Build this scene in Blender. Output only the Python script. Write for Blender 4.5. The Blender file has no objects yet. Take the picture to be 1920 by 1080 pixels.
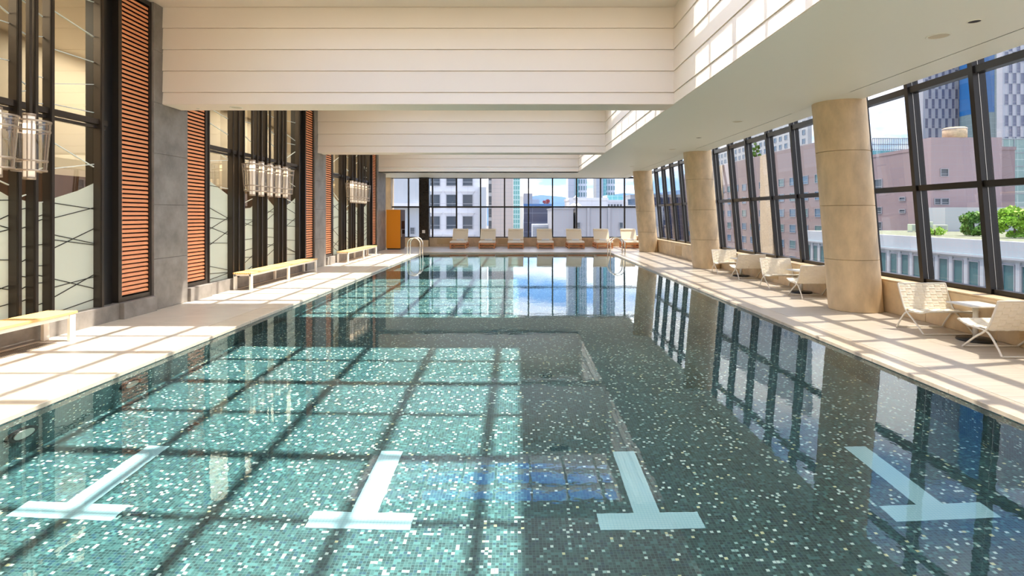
import bpy, math, random
from mathutils import Vector, Matrix
random.seed(7)
S = bpy.context.scene
COL = S.collection

# ------------------------------------------------------------------ camera
EYE = 1.65
cd = bpy.data.cameras.new('camera')
cam = bpy.data.objects.new('camera', cd)
COL.objects.link(cam)
cam.location = (0, 0, EYE)
cam.rotation_euler = (math.radians(90), 0, 0)
cd.sensor_width = 36.0
cd.lens = 36.0 * 1060 / 1920
cd.shift_x = -10 / 1920
cd.shift_y = -137 / 1920
cd.clip_start = 0.05
cd.clip_end = 5000
S.camera = cam

# ------------------------------------------------------------------ world: sky with broken cloud
W = bpy.data.worlds.new('sky')
S.world = W
W.use_nodes = True
nt = W.node_tree
nt.nodes.clear()
def N(t, kind, **kw):
    n = t.nodes.new(kind)
    for k, v in kw.items():
        if k in ('inputs',):
            for a, b in v.items():
                n.inputs[a].default_value = b
        else:
            setattr(n, k, v)
    return n
L = nt.links.new
wo = N(nt, 'ShaderNodeOutputWorld')
bg = N(nt, 'ShaderNodeBackground', inputs={'Strength': 1.6})
tc = N(nt, 'ShaderNodeTexCoord')
sep = N(nt, 'ShaderNodeSeparateXYZ')
L(tc.outputs['Generated'], sep.inputs[0])
ramp = N(nt, 'ShaderNodeValToRGB')
L(sep.outputs['Z'], ramp.inputs[0])
cr = ramp.color_ramp
cr.elements[0].position = 0.0
cr.elements[0].color = (0.30, 0.50, 0.78, 1)
cr.elements[1].position = 0.9
cr.elements[1].color = (0.05, 0.16, 0.50, 1)
e = cr.elements.new(0.22); e.color = (0.09, 0.25, 0.62, 1)
# cloud layer: direction projected on a plane overhead
mz = N(nt, 'ShaderNodeMath', operation='ABSOLUTE'); L(sep.outputs['Z'], mz.inputs[0])
ma = N(nt, 'ShaderNodeMath', operation='ADD'); ma.inputs[1].default_value = 0.22; L(mz.outputs[0], ma.inputs[0])
dx = N(nt, 'ShaderNodeMath', operation='DIVIDE'); L(sep.outputs['X'], dx.inputs[0]); L(ma.outputs[0], dx.inputs[1])
dy = N(nt, 'ShaderNodeMath', operation='DIVIDE'); L(sep.outputs['Y'], dy.inputs[0]); L(ma.outputs[0], dy.inputs[1])
cmb = N(nt, 'ShaderNodeCombineXYZ'); L(dx.outputs[0], cmb.inputs[0]); L(dy.outputs[0], cmb.inputs[1])
cmb.inputs[2].default_value = 9.3
cn = N(nt, 'ShaderNodeTexNoise', inputs={'Scale': 0.9, 'Detail': 7.0, 'Roughness': 0.55})
L(cmb.outputs[0], cn.inputs['Vector'])
crp = N(nt, 'ShaderNodeValToRGB'); L(cn.outputs['Fac'], crp.inputs[0])
crp.color_ramp.elements[0].position = 0.43
crp.color_ramp.elements[1].position = 0.56
mix = N(nt, 'ShaderNodeMixRGB'); L(crp.outputs[0], mix.inputs[0]); L(ramp.outputs[0], mix.inputs[1])
mix.inputs[2].default_value = (1.0, 1.0, 1.02, 1)
L(mix.outputs[0], bg.inputs['Color'])
L(bg.outputs[0], wo.inputs['Surface'])

# ------------------------------------------------------------------ sun, high on the right
def sun(name, d, energy, col, ang, caustic=True):
    l = bpy.data.lights.new(name, 'SUN')
    l.energy = energy; l.angle = ang; l.color = col
    l.cycles.is_caustics_light = caustic
    o = bpy.data.objects.new(name, l)
    COL.objects.link(o)
    o.rotation_euler = Vector(d).to_track_quat('Z', 'Y').to_euler()
    o.location = Vector(d) * 40
    return o
sun('sun', (0.404, 0.10, 1.0), 4.0, (1.0, 0.94, 0.85), 0.014)
# added second sun from the left: assumed reflection off a tower that isn't built
sun('added_sun_left', (-0.404, 0.10, 1.0), 1.8, (1.0, 0.94, 0.85), 0.012, False)

S.view_settings.view_transform = 'Standard'
S.view_settings.look = 'None'
S.view_settings.exposure = 1.87
S.view_settings.gamma = 1.0
S.view_settings.use_curve_mapping = False
S.cycles.max_bounces = 12
S.cycles.diffuse_bounces = 5
S.cycles.glossy_bounces = 6
S.cycles.transmission_bounces = 8
S.cycles.transparent_max_bounces = 16
S.cycles.caustics_refractive = True
S.cycles.caustics_reflective = False
S.cycles.sample_clamp_indirect = 8.0
S.cycles.use_denoising = True

# ------------------------------------------------------------------ materials
def mat(name, col, rough=0.5, metal=0.0, noise=None, bump=0.0, spec=None, emit=None):
    """noise = (scale, amount, (sx,sy,sz)) varies the colour with fine grain"""
    m = bpy.data.materials.new(name)
    m.use_nodes = True
    t = m.node_tree
    b = t.nodes['Principled BSDF']
    b.inputs['Base Color'].default_value = (*col, 1)
    b.inputs['Roughness'].default_value = rough
    b.inputs['Metallic'].default_value = metal
    if spec is not None:
        b.inputs['Specular IOR Level'].default_value = spec
    if emit:
        b.inputs['Emission Color'].default_value = (*emit[0], 1)
        b.inputs['Emission Strength'].default_value = emit[1]
    if noise:
        sc, amt, st = noise
        c = N(t, 'ShaderNodeTexCoord')
        mp = N(t, 'ShaderNodeMapping'); mp.inputs['Scale'].default_value = st
        t.links.new(c.outputs['Object'], mp.inputs[0])
        n = N(t, 'ShaderNodeTexNoise', inputs={'Scale': sc, 'Detail': 5.0, 'Roughness': 0.6})
        t.links.new(mp.outputs[0], n.inputs['Vector'])
        r = N(t, 'ShaderNodeValToRGB')
        r.color_ramp.elements[0].position = 0.3
        r.color_ramp.elements[1].position = 0.7
        r.color_ramp.elements[0].color = (*[c_ * (1 - amt) for c_ in col], 1)
        r.color_ramp.elements[1].color = (*[min(1, c_ * (1 + amt)) for c_ in col], 1)
        t.links.new(n.outputs['Fac'], r.inputs[0])
        t.links.new(r.outputs[0], b.inputs['Base Color'])
        if bump:
            bp = N(t, 'ShaderNodeBump', inputs={'Strength': bump, 'Distance': 0.004})
            t.links.new(n.outputs['Fac'], bp.inputs['Height'])
            t.links.new(bp.outputs[0], b.inputs['Normal'])
    return m

def thin_glass(name, tint, refl=0.06, mixmax=0.9, gcol=(1, 1, 1)):
    m = bpy.data.materials.new(name)
    m.use_nodes = True
    t = m.node_tree
    t.nodes.clear()
    o = N(t, 'ShaderNodeOutputMaterial')
    a = N(t, 'ShaderNodeBsdfTransparent'); a.inputs[0].default_value = (*tint, 1)
    g = N(t, 'ShaderNodeBsdfGlossy', inputs={'Roughness': 0.0}); g.inputs[0].default_value = (*gcol, 1)
    lw = N(t, 'ShaderNodeLayerWeight', inputs={'Blend': 0.5})
    pw = N(t, 'ShaderNodeMath', operation='POWER'); pw.inputs[1].default_value = 3.5
    t.links.new(lw.outputs['Facing'], pw.inputs[0])
    mr = N(t, 'ShaderNodeMapRange'); mr.inputs['To Min'].default_value = refl; mr.inputs['To Max'].default_value = mixmax
    t.links.new(pw.outputs[0], mr.inputs[0])
    mx = N(t, 'ShaderNodeMixShader')
    t.links.new(mr.outputs[0], mx.inputs[0])
    t.links.new(a.outputs[0], mx.inputs[1]); t.links.new(g.outputs[0], mx.inputs[2])
    t.links.new(mx.outputs[0], o.inputs[0])
    return m

def mosaic(name, axes, tile=0.024):
    m = bpy.data.materials.new(name)
    m.use_nodes = True
    t = m.node_tree
    b = t.nodes['Principled BSDF']
    b.inputs['Roughness'].default_value = 0.35
    c = N(t, 'ShaderNodeTexCoord')
    s = N(t, 'ShaderNodeSeparateXYZ'); t.links.new(c.outputs['Object'], s.inputs[0])
    cb = N(t, 'ShaderNodeCombineXYZ')
    t.links.new(s.outputs[axes[0]], cb.inputs[0]); t.links.new(s.outputs[axes[1]], cb.inputs[1])
    sc = N(t, 'ShaderNodeVectorMath', operation='SCALE'); sc.inputs['Scale'].default_value = 1 / tile
    t.links.new(cb.outputs[0], sc.inputs[0])
    fl = N(t, 'ShaderNodeVectorMath', operation='FLOOR'); t.links.new(sc.outputs[0], fl.inputs[0])
    wn = N(t, 'ShaderNodeTexWhiteNoise', noise_dimensions='2D'); t.links.new(fl.outputs[0], wn.inputs['Vector'])
    r = N(t, 'ShaderNodeValToRGB'); t.links.new(wn.outputs['Value'], r.inputs[0])
    cr = r.color_ramp
    cr.interpolation = 'CONSTANT'
    stops = [(0, (.010, .033, .034)), (.25, (.016, .053, .053)), (.5, (.026, .076, .074)), (.72, (.011, .042, .060)),
             (.82, (.044, .125, .122)), (.925, (.25, .40, .36)), (.955, (.52, .62, .55)), (.988, (.54, .52, .28))]
    cr.elements[0].position = 0; cr.elements[0].color = (*stops[0][1], 1)
    cr.elements[1].position = stops[1][0]; cr.elements[1].color = (*stops[1][1], 1)
    for p, q in stops[2:]:
        el = cr.elements.new(p); el.color = (*q, 1)
    fr = N(t, 'ShaderNodeVectorMath', operation='FRACTION'); t.links.new(sc.outputs[0], fr.inputs[0])
    s2 = N(t, 'ShaderNodeSeparateXYZ'); t.links.new(fr.outputs[0], s2.inputs[0])
    mn = N(t, 'ShaderNodeMath', operation='MINIMUM'); t.links.new(s2.outputs[0], mn.inputs[0]); t.links.new(s2.outputs[1], mn.inputs[1])
    lt = N(t, 'ShaderNodeMath', operation='LESS_THAN'); lt.inputs[1].default_value = 0.12; t.links.new(mn.outputs[0], lt.inputs[0])
    mx = N(t, 'ShaderNodeMixRGB'); t.links.new(lt.outputs[0], mx.inputs[0]); t.links.new(r.outputs[0], mx.inputs[1])
    mx.inputs[2].default_value = (.058, .112, .110, 1)
    t.links.new(mx.outputs[0], b.inputs['Base Color'])
    return m

def gridmat(name, col, line, axes, px, py, wx=0.06, wy=0.06, rough=0.5, metal=0.0, alt=None):
    """flat cladding with straight joints, for fronts too far away to tell the pieces apart"""
    m = bpy.data.materials.new(name)
    m.use_nodes = True
    t = m.node_tree
    b = t.nodes['Principled BSDF']
    b.inputs['Roughness'].default_value = rough
    b.inputs['Metallic'].default_value = metal
    c = N(t, 'ShaderNodeTexCoord')
    s = N(t, 'ShaderNodeSeparateXYZ'); t.links.new(c.outputs['Object'], s.inputs[0])
    res = []
    for a, p, w in ((axes[0], px, wx), (axes[1], py, wy)):
        d = N(t, 'ShaderNodeMath', operation='DIVIDE'); d.inputs[1].default_value = p
        t.links.new(s.outputs[a], d.inputs[0])
        f = N(t, 'ShaderNodeMath', operation='FRACT'); t.links.new(d.outputs[0], f.inputs[0])
        l = N(t, 'ShaderNodeMath', operation='LESS_THAN'); l.inputs[1].default_value = w
        t.links.new(f.outputs[0], l.inputs[0])
        res.append(l)
    mxm = N(t, 'ShaderNodeMath', operation='MAXIMUM')
    t.links.new(res[0].outputs[0], mxm.inputs[0]); t.links.new(res[1].outputs[0], mxm.inputs[1])
    n = N(t, 'ShaderNodeTexNoise', inputs={'Scale': 0.25, 'Detail': 3.0})
    t.links.new(c.outputs['Object'], n.inputs['Vector'])
    r = N(t, 'ShaderNodeMixRGB'); t.links.new(n.outputs['Fac'], r.inputs[0])
    al = alt or tuple(q * 0.85 for q in col)
    r.inputs[1].default_value = (*al, 1); r.inputs[2].default_value = (*col, 1)
    mx = N(t, 'ShaderNodeMixRGB'); t.links.new(mxm.outputs[0], mx.inputs[0]); t.links.new(r.outputs[0], mx.inputs[1])
    mx.inputs[2].default_value = (*line, 1)
    t.links.new(mx.outputs[0], b.inputs['Base Color'])
    return m

M = {}
M['cream'] = mat('cream_board', (.82, .735, .62), .55)
M['soffit'] = mat('soffit_paint', (.78, .80, .71), .45)
M['pier'] = mat('grey_stone', (.23, .205, .18), .45, noise=(3.0, .28, (1, 1, 1)), bump=.1)
M['beige'] = mat('travertine', (.62, .47, .29), .55, noise=(5.0, .16, (1, 1, .5)), bump=.25)
M['beigewall'] = mat('beige_stone', (.66, .50, .31), .5, noise=(2.5, .2, (1, 1, 1)), bump=.1)
M['deck'] = mat('deck_stone', (.56, .49, .40), .35, noise=(6.0, .16, (.18, 3.0, 1)), bump=.05)
M['coping'] = mat('coping_stone', (.56, .47, .36), .30, noise=(6.0, .12, (.3, 2.0, 1)), bump=.05)
M['mos_floor'] = mosaic('mosaic_floor', (0, 1))
M['mos_x'] = mosaic('mosaic_side', (1, 2))
M['mos_y'] = mosaic('mosaic_end', (0, 2))
M['lane'] = gridmat('lane_tile', (.40, .62, .64), (.26, .48, .52), (0, 1), .024, .024, .12, .12, .35)
M['black'] = mat('black_metal', (.022, .019, .017), .35, .3)
M['bronze'] = mat('bronze_metal', (.075, .062, .052), .32, .75)
M['darkpanel'] = mat('dark_panel', (.010, .009, .009), .35)
M['granite'] = mat('black_granite', (.020, .016, .013), .18, noise=(30, .4, (1, 1, 1)))
M['slat'] = mat('terracotta', (.90, .36, .16), .45)
M['steel'] = mat('brushed_steel', (.55, .52, .47), .3, .9)
M['chrome'] = mat('polished_steel', (.82, .80, .76), .12, 1.0)
M['frost'] = mat('frosted_film', (.80, .90, .83), .35)
def _frost():
    t = M['frost'].node_tree
    b = t.nodes['Principled BSDF']; o = [n for n in t.nodes if n.type == 'OUTPUT_MATERIAL'][0]
    tr = N(t, 'ShaderNodeBsdfTranslucent'); tr.inputs[0].default_value = (.88, .96, .90, 1)
    mx = N(t, 'ShaderNodeMixShader'); mx.inputs[0].default_value = .5
    t.links.new(b.outputs[0], mx.inputs[1]); t.links.new(tr.outputs[0], mx.inputs[2]); t.links.new(mx.outputs[0], o.inputs[0])
_frost()
M['glass'] = thin_glass('window_glass', (.37, .36, .35), .025, .45)
M['glass_end'] = thin_glass('end_window_glass', (.52, .51, .50), .025, .45)
M['mirror'] = thin_glass('lobby_glass', (.62, .60, .52), .34, .95, (.92, .86, .66))
M['roofglass'] = thin_glass('roof_glass', (.97, .98, .98), .02, .5)
M['lampglass'] = thin_glass('lamp_glass', (.90, .88, .85), .10, .8)
M['whiteline'] = mat('white_inlay', (.85, .92, .88), .4)
M['darkline'] = mat('dark_inlay', (.012, .014, .013), .4)
M['lamp'] = mat('lamp_tube', (.9, .85, .78), .5, emit=((1.0, .80, .62), 0.11))
M['bulb'] = mat('lamp_bulb', (1, .9, .75), .5, emit=((1.0, .74, .48), 1.0))
M['lampmetal'] = mat('lamp_metal', (.42, .34, .27), .35, .7)
M['woodbench'] = mat('bench_wood', (.72, .43, .16), .45, noise=(8, .15, (3, .15, 1)))
M['white'] = mat('white_paint', (.80, .76, .68), .4)
M['teak'] = mat('teak', (.64, .26, .09), .45, noise=(10, .2, (1, 4, 4)))
M['cushion'] = mat('cushion_fabric', (.90, .77, .58), .85, noise=(60, .06, (1, 1, 1)))
M['towel'] = mat('towel', (.85, .83, .80), .95, noise=(80, .06, (1, 1, 1)))
M['strap'] = mat('woven_strap', (.86, .78, .63), .7)
M['orange'] = mat('orange_lacquer', (.95, .32, .014), .3)
M['brown'] = mat('brown_wood', (.10, .045, .028), .35, noise=(6, .2, (1, 1, .15)))
M['dark'] = mat('dark_slot', (.008, .008, .008), .6)
M['speaker_cloth'] = mat('speaker_cloth', (.58, .54, .42), .8)
M['grille'] = mat('tan_grille', (.62, .45, .24), .6)
M['water'] = bpy.data.materials.new('pool_water')
def _water():
    m = M['water']; m.use_nodes = True
    t = m.node_tree; t.nodes.clear()
    o = N(t, 'ShaderNodeOutputMaterial')
    g = N(t, 'ShaderNodeBsdfGlass', inputs={'IOR': 1.333, 'Roughness': 0.0})
    g.inputs['Color'].default_value = (.93, .99, 1.0, 1)
    c = N(t, 'ShaderNodeTexCoord')
    n1 = N(t, 'ShaderNodeTexNoise', inputs={'Scale': 2.4, 'Detail': 4.0, 'Roughness': .6})
    t.links.new(c.outputs['Object'], n1.inputs['Vector'])
    bp = N(t, 'ShaderNodeBump', inputs={'Strength': 0.10, 'Distance': 0.012})
    t.links.new(n1.outputs['Fac'], bp.inputs['Height'])
    t.links.new(bp.outputs[0], g.inputs['Normal'])
    t.links.new(g.outputs[0], o.inputs['Surface'])
_water()

# ------------------------------------------------------------------ mesh helpers
class MB:
    def __init__(s):
        s.v = []; s.f = []; s.mi = []; s.sm = []
    def add(s, vs, fs, mi=0, smooth=False):
        b = len(s.v)
        s.v += [tuple(q) for q in vs]
        for f in fs:
            s.f.append([b + i for i in f]); s.mi.append(mi); s.sm.append(smooth)
        return s
    def box(s, x0, x1, y0, y1, z0, z1, mi=0):
        vs = [(x, y, z) for z in (z0, z1) for y in (y0, y1) for x in (x0, x1)]
        return s.add(vs, [(0, 2, 3, 1), (4, 5, 7, 6), (0, 1, 5, 4), (2, 6, 7, 3), (0, 4, 6, 2), (1, 3, 7, 5)], mi)
    def bbox(s, x0, x1, y0, y1, z0, z1, b=.01, mi=0):
        """box with chamfered edges"""
        vs = []
        for z, i in ((z0, b), (z0 + b, 0), (z1 - b, 0), (z1, b)):
            X0, X1, Y0, Y1 = x0 + i, x1 - i, y0 + i, y1 - i
            c = b if i == 0 else b * .6
            vs += [(X0 + c, Y0, z), (X1 - c, Y0, z), (X1, Y0 + c, z), (X1, Y1 - c, z), (X1 - c, Y1, z), (X0 + c, Y1, z), (X0, Y1 - c, z), (X0, Y0 + c, z)]
        fs = [tuple(range(7, -1, -1)), tuple(range(24, 32))]
        for r in range(3):
            for k in range(8):
                fs.append((r * 8 + k, r * 8 + (k + 1) % 8, r * 8 + 8 + (k + 1) % 8, r * 8 + 8 + k))
        return s.add(vs, fs, mi)
    def prism(s, p0, p1, w, h, mi=0, up=(0, 0, 1)):
        """rectangular bar from p0 to p1"""
        p0 = Vector(p0); p1 = Vector(p1); d = (p1 - p0).normalized()
        u = Vector(up)
        a = d.cross(u)
        if a.length < 1e-4: a = d.cross(Vector((0, 1, 0)))
        a.normalize(); c = a.cross(d).normalized()
        vs = []
        for p in (p0, p1):
            for i, j in ((-1, -1), (1, -1), (1, 1), (-1, 1)):
                vs.append(p + a * (i * w / 2) + c * (j * h / 2))
        return s.add(vs, [(3, 2, 1, 0), (4, 5, 6, 7), (0, 1, 5, 4), (1, 2, 6, 5), (2, 3, 7, 6), (3, 0, 4, 7)], mi)
    def tube(s, pts, r, n=8, mi=0, caps=True):
        pts = [Vector(p) for p in pts]
        vs = []; prev = None
        for i, p in enumerate(pts):
            d = (pts[min(i + 1, len(pts) - 1)] - pts[max(i - 1, 0)]).normalized()
            if prev is None:
                a = d.cross(Vector((0, 0, 1)))
                if a.length < 1e-3: a = d.cross(Vector((0, 1, 0)))
            else:
                a = prev - d * prev.dot(d)
            a.normalize(); prev = a
            c = d.cross(a)
            for k in range(n):
                t = 2 * math.pi * k / n
                vs.append(p + a * (r * math.cos(t)) + c * (r * math.sin(t)))
        fs = []
        for i in range(len(pts) - 1):
            for k in range(n):
                fs.append((i * n + k, i * n + (k + 1) % n, (i + 1) * n + (k + 1) % n, (i + 1) * n + k))
        s.add(vs, fs, mi, True)
        if caps:
            b = len(pts) - 1
            s.add(vs[:n], [tuple(range(n - 1, -1, -1))], mi)
            s.add(vs[b * n:], [tuple(range(n))], mi)
        return s
    def lathe(s, prof, n=24, c=(0, 0, 0), mi=0, smooth=True, shear=0.0):
        """prof = [(r,z)...]; shear shifts x by shear*z (leaning drum)"""
        vs = []
        for r, z in prof:
            for k in range(n):
                t = 2 * math.pi * k / n
                vs.append((c[0] + r * math.cos(t) + shear * z, c[1] + r * math.sin(t), c[2] + z))
        fs = []
        for i in range(len(prof) - 1):
            for k in range(n):
                fs.append((i * n + k, i * n + (k + 1) % n, (i + 1) * n + (k + 1) % n, (i + 1) * n + k))
        return s.add(vs, fs, mi, smooth)
    def build(s, name, mats, parent=None, loc=None):
        me = bpy.data.meshes.new(name)
        me.from_pydata(s.v, [], s.f)
        ms = mats if isinstance(mats, (list, tuple)) else [mats]
        for m in ms:
            me.materials.append(M[m] if isinstance(m, str) else m)
        me.polygons.foreach_set('material_index', s.mi)
        me.polygons.foreach_set('use_smooth', s.sm)
        me.update()
        o = bpy.data.objects.new(name, me)
        COL.objects.link(o)
        if parent: o.parent = parent
        if loc: o.location = loc
        return o

def tag(o, label=None, cat=None, group=None, kind=None):
    if label: o['label'] = label
    if cat: o['category'] = cat
    if group: o['group'] = group
    if kind: o['kind'] = kind
    return o
def thing(name, label, cat, loc=(0, 0, 0), rz=0.0, group=None, kind=None):
    o = bpy.data.objects.new(name, None)
    COL.objects.link(o)
    o.location = loc; o.rotation_euler = (0, 0, rz)
    o.empty_display_size = .1
    return tag(o, label, cat, group, kind)
def copy_tree(o, loc, rz=None, label=None):
    def rec(src, par):
        c = src.copy(); COL.objects.link(c)
        if par: c.parent = par
        for ch in kids.get(src.name, ()):
            rec(ch, c)
        return c
    kids = {}
    for q in list(o.children_recursive):
        kids.setdefault(q.parent.name, []).append(q)
    c = rec(o, None)
    c.location = loc
    if rz is not None: c.rotation_euler = (0, 0, rz)
    if label: c['label'] = label
    return c
def piece(name, src, parent, loc):
    o = bpy.data.objects.new(name, src.data)
    COL.objects.link(o); o.parent = parent; o.location = loc
    return o

PI = math.pi
P = 7.76
XL, XR = -4.17, 4.09           # pool sides
YN, YF = 1.9, 25.0             # pool ends
CL, CR, CF = -4.58, 4.41, 25.42  # outer edge of the coping
WL, WR = -6.26, 6.28           # foot of the side walls
YB, YE = -5.6, 29.6            # back and end of the hall
ZW = -0.05
ZF = -1.06

# ------------------------------------------------------------------ deck: slabs and coping stones
floor = MB()
floor.box(-10.2, CL, YB, 30.2, -.30, -.032).box(CR, 6.9, YB, 30.2, -.30, -.032)
floor.box(CL, CR, CF, 30.2, -.30, -.032).box(CL, CR, YB, YN - .42, -.30, -.032)
fl = floor.build('floor', 'deck')
tag(fl, 'pale stone deck around the swimming pool', None, kind='structure')
G = .0015
def slabs(x0, x1, nx, y0, y1, ny):
    w = (x1 - x0) / nx; h = (y1 - y0) / ny
    src = MB().box(-w / 2 + G, w / 2 - G, -h / 2 + G, h / 2 - G, -.03, 0)
    o = None
    for i in range(nx):
        for j in range(ny):
            c = (x0 + (i + .5) * w, y0 + (j + .5) * h, 0)
            if o is None: o = src.build('deck_slab', 'deck', fl, c)
            else: piece('deck_slab', o, fl, c)
slabs(WL - .1, CL, 2, .4, 29.6, 24)
slabs(CR, WR + .1, 2, .4, 29.6, 24)
slabs(CL, CR, 7, CF, 29.6, 3)
def stones(x0, x1, nx, y0, y1, ny):
    w = (x1 - x0) / nx; h = (y1 - y0) / ny
    src = MB().bbox(-w / 2 + G * .7, w / 2 - G * .7, -h / 2 + G * .7, h / 2 - G * .7, -.047, 0, .006)
    o = None
    for i in range(nx):
        for j in range(ny):
            c = (x0 + (i + .5) * w, y0 + (j + .5) * h, 0)
            if o is None: o = src.build('coping_stone', 'coping', fl, c)
            else: piece('coping_stone', o, fl, c)
stones(CL, XL, 1, YN, YF, 20)
stones(XR, CR, 1, YN, YF, 20)
stones(CL, CR, 8, YF, CF, 1)
stones(CL, CR, 8, YN - .42, YN, 1)

# ------------------------------------------------------------------ pool basin and water
pb = MB()
pb.add([(XL, YN, ZF), (XR, YN, ZF), (XR, YF, ZF), (XL, YF, ZF)], [(0, 1, 2, 3)], 0)
zt = -.047
pb.add([(XL, YN, ZF), (XL, YF, ZF), (XL, YF, zt), (XL, YN, zt)], [(0, 1, 2, 3)], 1)
pb.add([(XR, YN, ZF), (XR, YF, ZF), (XR, YF, zt), (XR, YN, zt)], [(3, 2, 1, 0)], 1)
pb.add([(XL, YF, ZF), (XR, YF, ZF), (XR, YF, zt), (XL, YF, zt)], [(0, 1, 2, 3)], 2)
pb.add([(XL, YN, ZF), (XR, YN, ZF), (XR, YN, zt), (XL, YN, zt)], [(3, 2, 1, 0)], 2)
basin = pb.build('pool_floor', ['mos_floor', 'mos_x', 'mos_y'])
tag(basin, 'swimming pool basin lined with dark teal mosaic and scattered pale tiles', kind='structure')
basin.cycles.is_caustics_receiver = True
# T-shaped lane ends set in the floor
mk = MB()
mk.box(-.095, .095, .19, 1.10, 0, .006).box(-.365, .365, 0, .19, 0, .006)
mo = None
for x in (-3.18, -1.11, .94, 2.99):
    if mo is None: mo = mk.build('lane_marking', 'lane', basin, (x, 3.915, ZF))
    else: mo2 = piece('lane_marking', mo, basin, (x, 3.915, ZF))
for o in basin.children:
    o.cycles.is_caustics_receiver = True
    o['label'] = 'pale aqua T-shaped lane marking'
# underwater lights in the left side
for y in (4.74, 6.07):
    q = MB()
    q.tube([(XL, y, -.5), (XL + .03, y, -.5)], .15, 20)
    o = q.build('pool_light', 'darkpanel', basin); o['label'] = 'round underwater light'
    o.cycles.is_caustics_receiver = True
    q = MB().tube([(XL + .02, y, -.5), (XL + .04, y, -.5)], .10, 20)
    o2 = q.build('lens', 'steel', o); o2.cycles.is_caustics_receiver = True

wm = MB()
nx, ny = 8, 22
wm.add([(XL, YN, ZW), (XR, YN, ZW), (XR, YF, ZW), (XL, YF, ZW)], [(0, 1, 2, 3)], 0, True)
water = wm.build('pool_water', 'water')
tag(water, 'still clear water filling the swimming pool', 'water', kind='stuff')
water.cycles.is_caustics_caster = True

# ------------------------------------------------------------------ ceiling: lowered soffit, beams, coffers with rooflights
XS, XSE, ZS, ZC = 2.77, 5.80, 3.60, 5.32
BY = [9.98 + P * k for k in (-1, 0, 1, 2)]   # beam fronts
BT = .57
ce = MB()
ce.box(XS, 5.270, YB, 30.2, ZS, ZS + .16).box(5.292, XSE, YB, 30.2, ZS, ZS + .16)
ce.box(5.27, 5.30, YB, 30.2, ZS + .03, ZS + .16)
ce.box(-7.1, XS, BY[3], 30.2, ZS, ZS + .16)
ceil = ce.build('ceiling', 'soffit')
tag(ceil, 'pale lowered ceiling along the window side', kind='structure')
# gaps in the slot where it stops short of the columns
q = MB()
for k in (0, 1, 2):
    q.box(5.27, 5.295, 9.98 + P * k - 1.0, 9.98 + P * k + .9, ZS + .001, ZS + .03)
q.build('slot_infill', 'soffit', ceil)
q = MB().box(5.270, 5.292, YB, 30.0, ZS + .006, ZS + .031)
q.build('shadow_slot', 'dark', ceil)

JZ = [ZC, 4.945, 4.570, 4.190, 3.812, ZS]
SX0, SX1 = -4.25, 2.60
bars_x = [-3.44 + .95 * k for k in range(7)]
for k, yb in enumerate(BY):
    b = MB().box(-6.6, XS, yb + .02, yb + BT, ZS, ZC + .3)
    bo = b.build('beam', 'cream')
    tag(bo, ['cream cross beam over the near end of the pool', 'big cream cross beam nearest the viewer', 'second cream cross beam over the middle of the pool',
             'farthest cream cross beam before the end windows'][k], kind='structure')
    if k:
        for i in range(5):
            z1, z0 = JZ[i], JZ[i + 1]
            q = MB()
            y0 = yb
            q.add([(-6.30, y0 - .012, z0 + .004), (XS, y0 - .012, z0 + .004), (XS, y0 + .006, z1 - .006), (-6.30, y0 + .006, z1 - .006),
                   (-6.30, y0 + .03, z0 + .004), (XS, y0 + .03, z0 + .004), (XS, y0 + .03, z1 - .006), (-6.30, y0 + .03, z1 - .006)],
                  [(0, 1, 2, 3), (0, 4, 5, 1), (3, 2, 6, 7), (0, 3, 7, 4), (1, 5, 6, 2)], 0)
            q.build('board', 'cream', bo)
# coffers: roof slab with a glazed opening, right-hand upstand clad in boards
edges = [YB] + [y for y in BY]
for k in range(4):
    y0 = YB if k == 0 else BY[k - 1] + BT
    y1 = BY[k]
    s0, s1 = y0 + .52, y1 - 1.05
    c = MB()
    c.box(-6.9, SX0, y0, y1, ZC, ZC + .3).box(SX1, XS + .2, y0, y1, ZC, ZC + .3)
    c.box(SX0, SX1, y0, s0, ZC, ZC + .3).box(SX0, SX1, s1, y1, ZC, ZC + .3)
    co = c.build('ceiling_coffer', 'cream')
    tag(co, 'cream coffer ceiling with a rooflight, ' + ['behind the near cross beam', 'nearest one, over the lane markings', 'second one along the pool', 'third one along the pool'][k], kind='structure')
    u = MB().box(XS + .005, XS + .2, y0, y1, ZS + .1, ZC + .1)
    u.build('upstand', 'cream', co)
    for i in range(5):
        z1, z0 = JZ[i], JZ[i + 1]
        q = MB()
        q.add([(XS - .018, y0, z0 + .004), (XS - .018, y1, z0 + .004), (XS - .002, y1, z1 - .006), (XS - .002, y0, z1 - .006),
               (XS + .01, y0, z0 + .004), (XS + .01, y1, z0 + .004), (XS + .01, y1, z1 - .006), (XS + .01, y0, z1 - .006)],
              [(3, 2, 1, 0), (0, 1, 5, 4), (7, 6, 2, 3), (0, 4, 7, 3), (1, 2, 6, 5)], 0)
        q.build('board', 'cream', co)
    zb = ZC + .12
    for i, bx in enumerate(bars_x):
        MB().box(bx - .03, bx + .03, s0, s1, zb, zb + .14).build('rooflight_bar', 'cream', co)
    yb = 8.26 + P * (k - 1); thick = False
    while yb > s0 + .1:
        w = .065 if thick else .032
        if yb < s1 - .1:
            MB().box(SX0, SX1, yb - w, yb + w, zb, zb + .14).build('rooflight_bar', 'cream', co)
        yb -= .91; thick = not thick
    q = MB().add([(SX0, s0, ZC + .28), (SX1, s0, ZC + .28), (SX1, s1, ZC + .28), (SX0, s1, ZC + .28)], [(0, 1, 2, 3)])
    q.build('rooflight_pane', 'roofglass', co)

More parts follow.
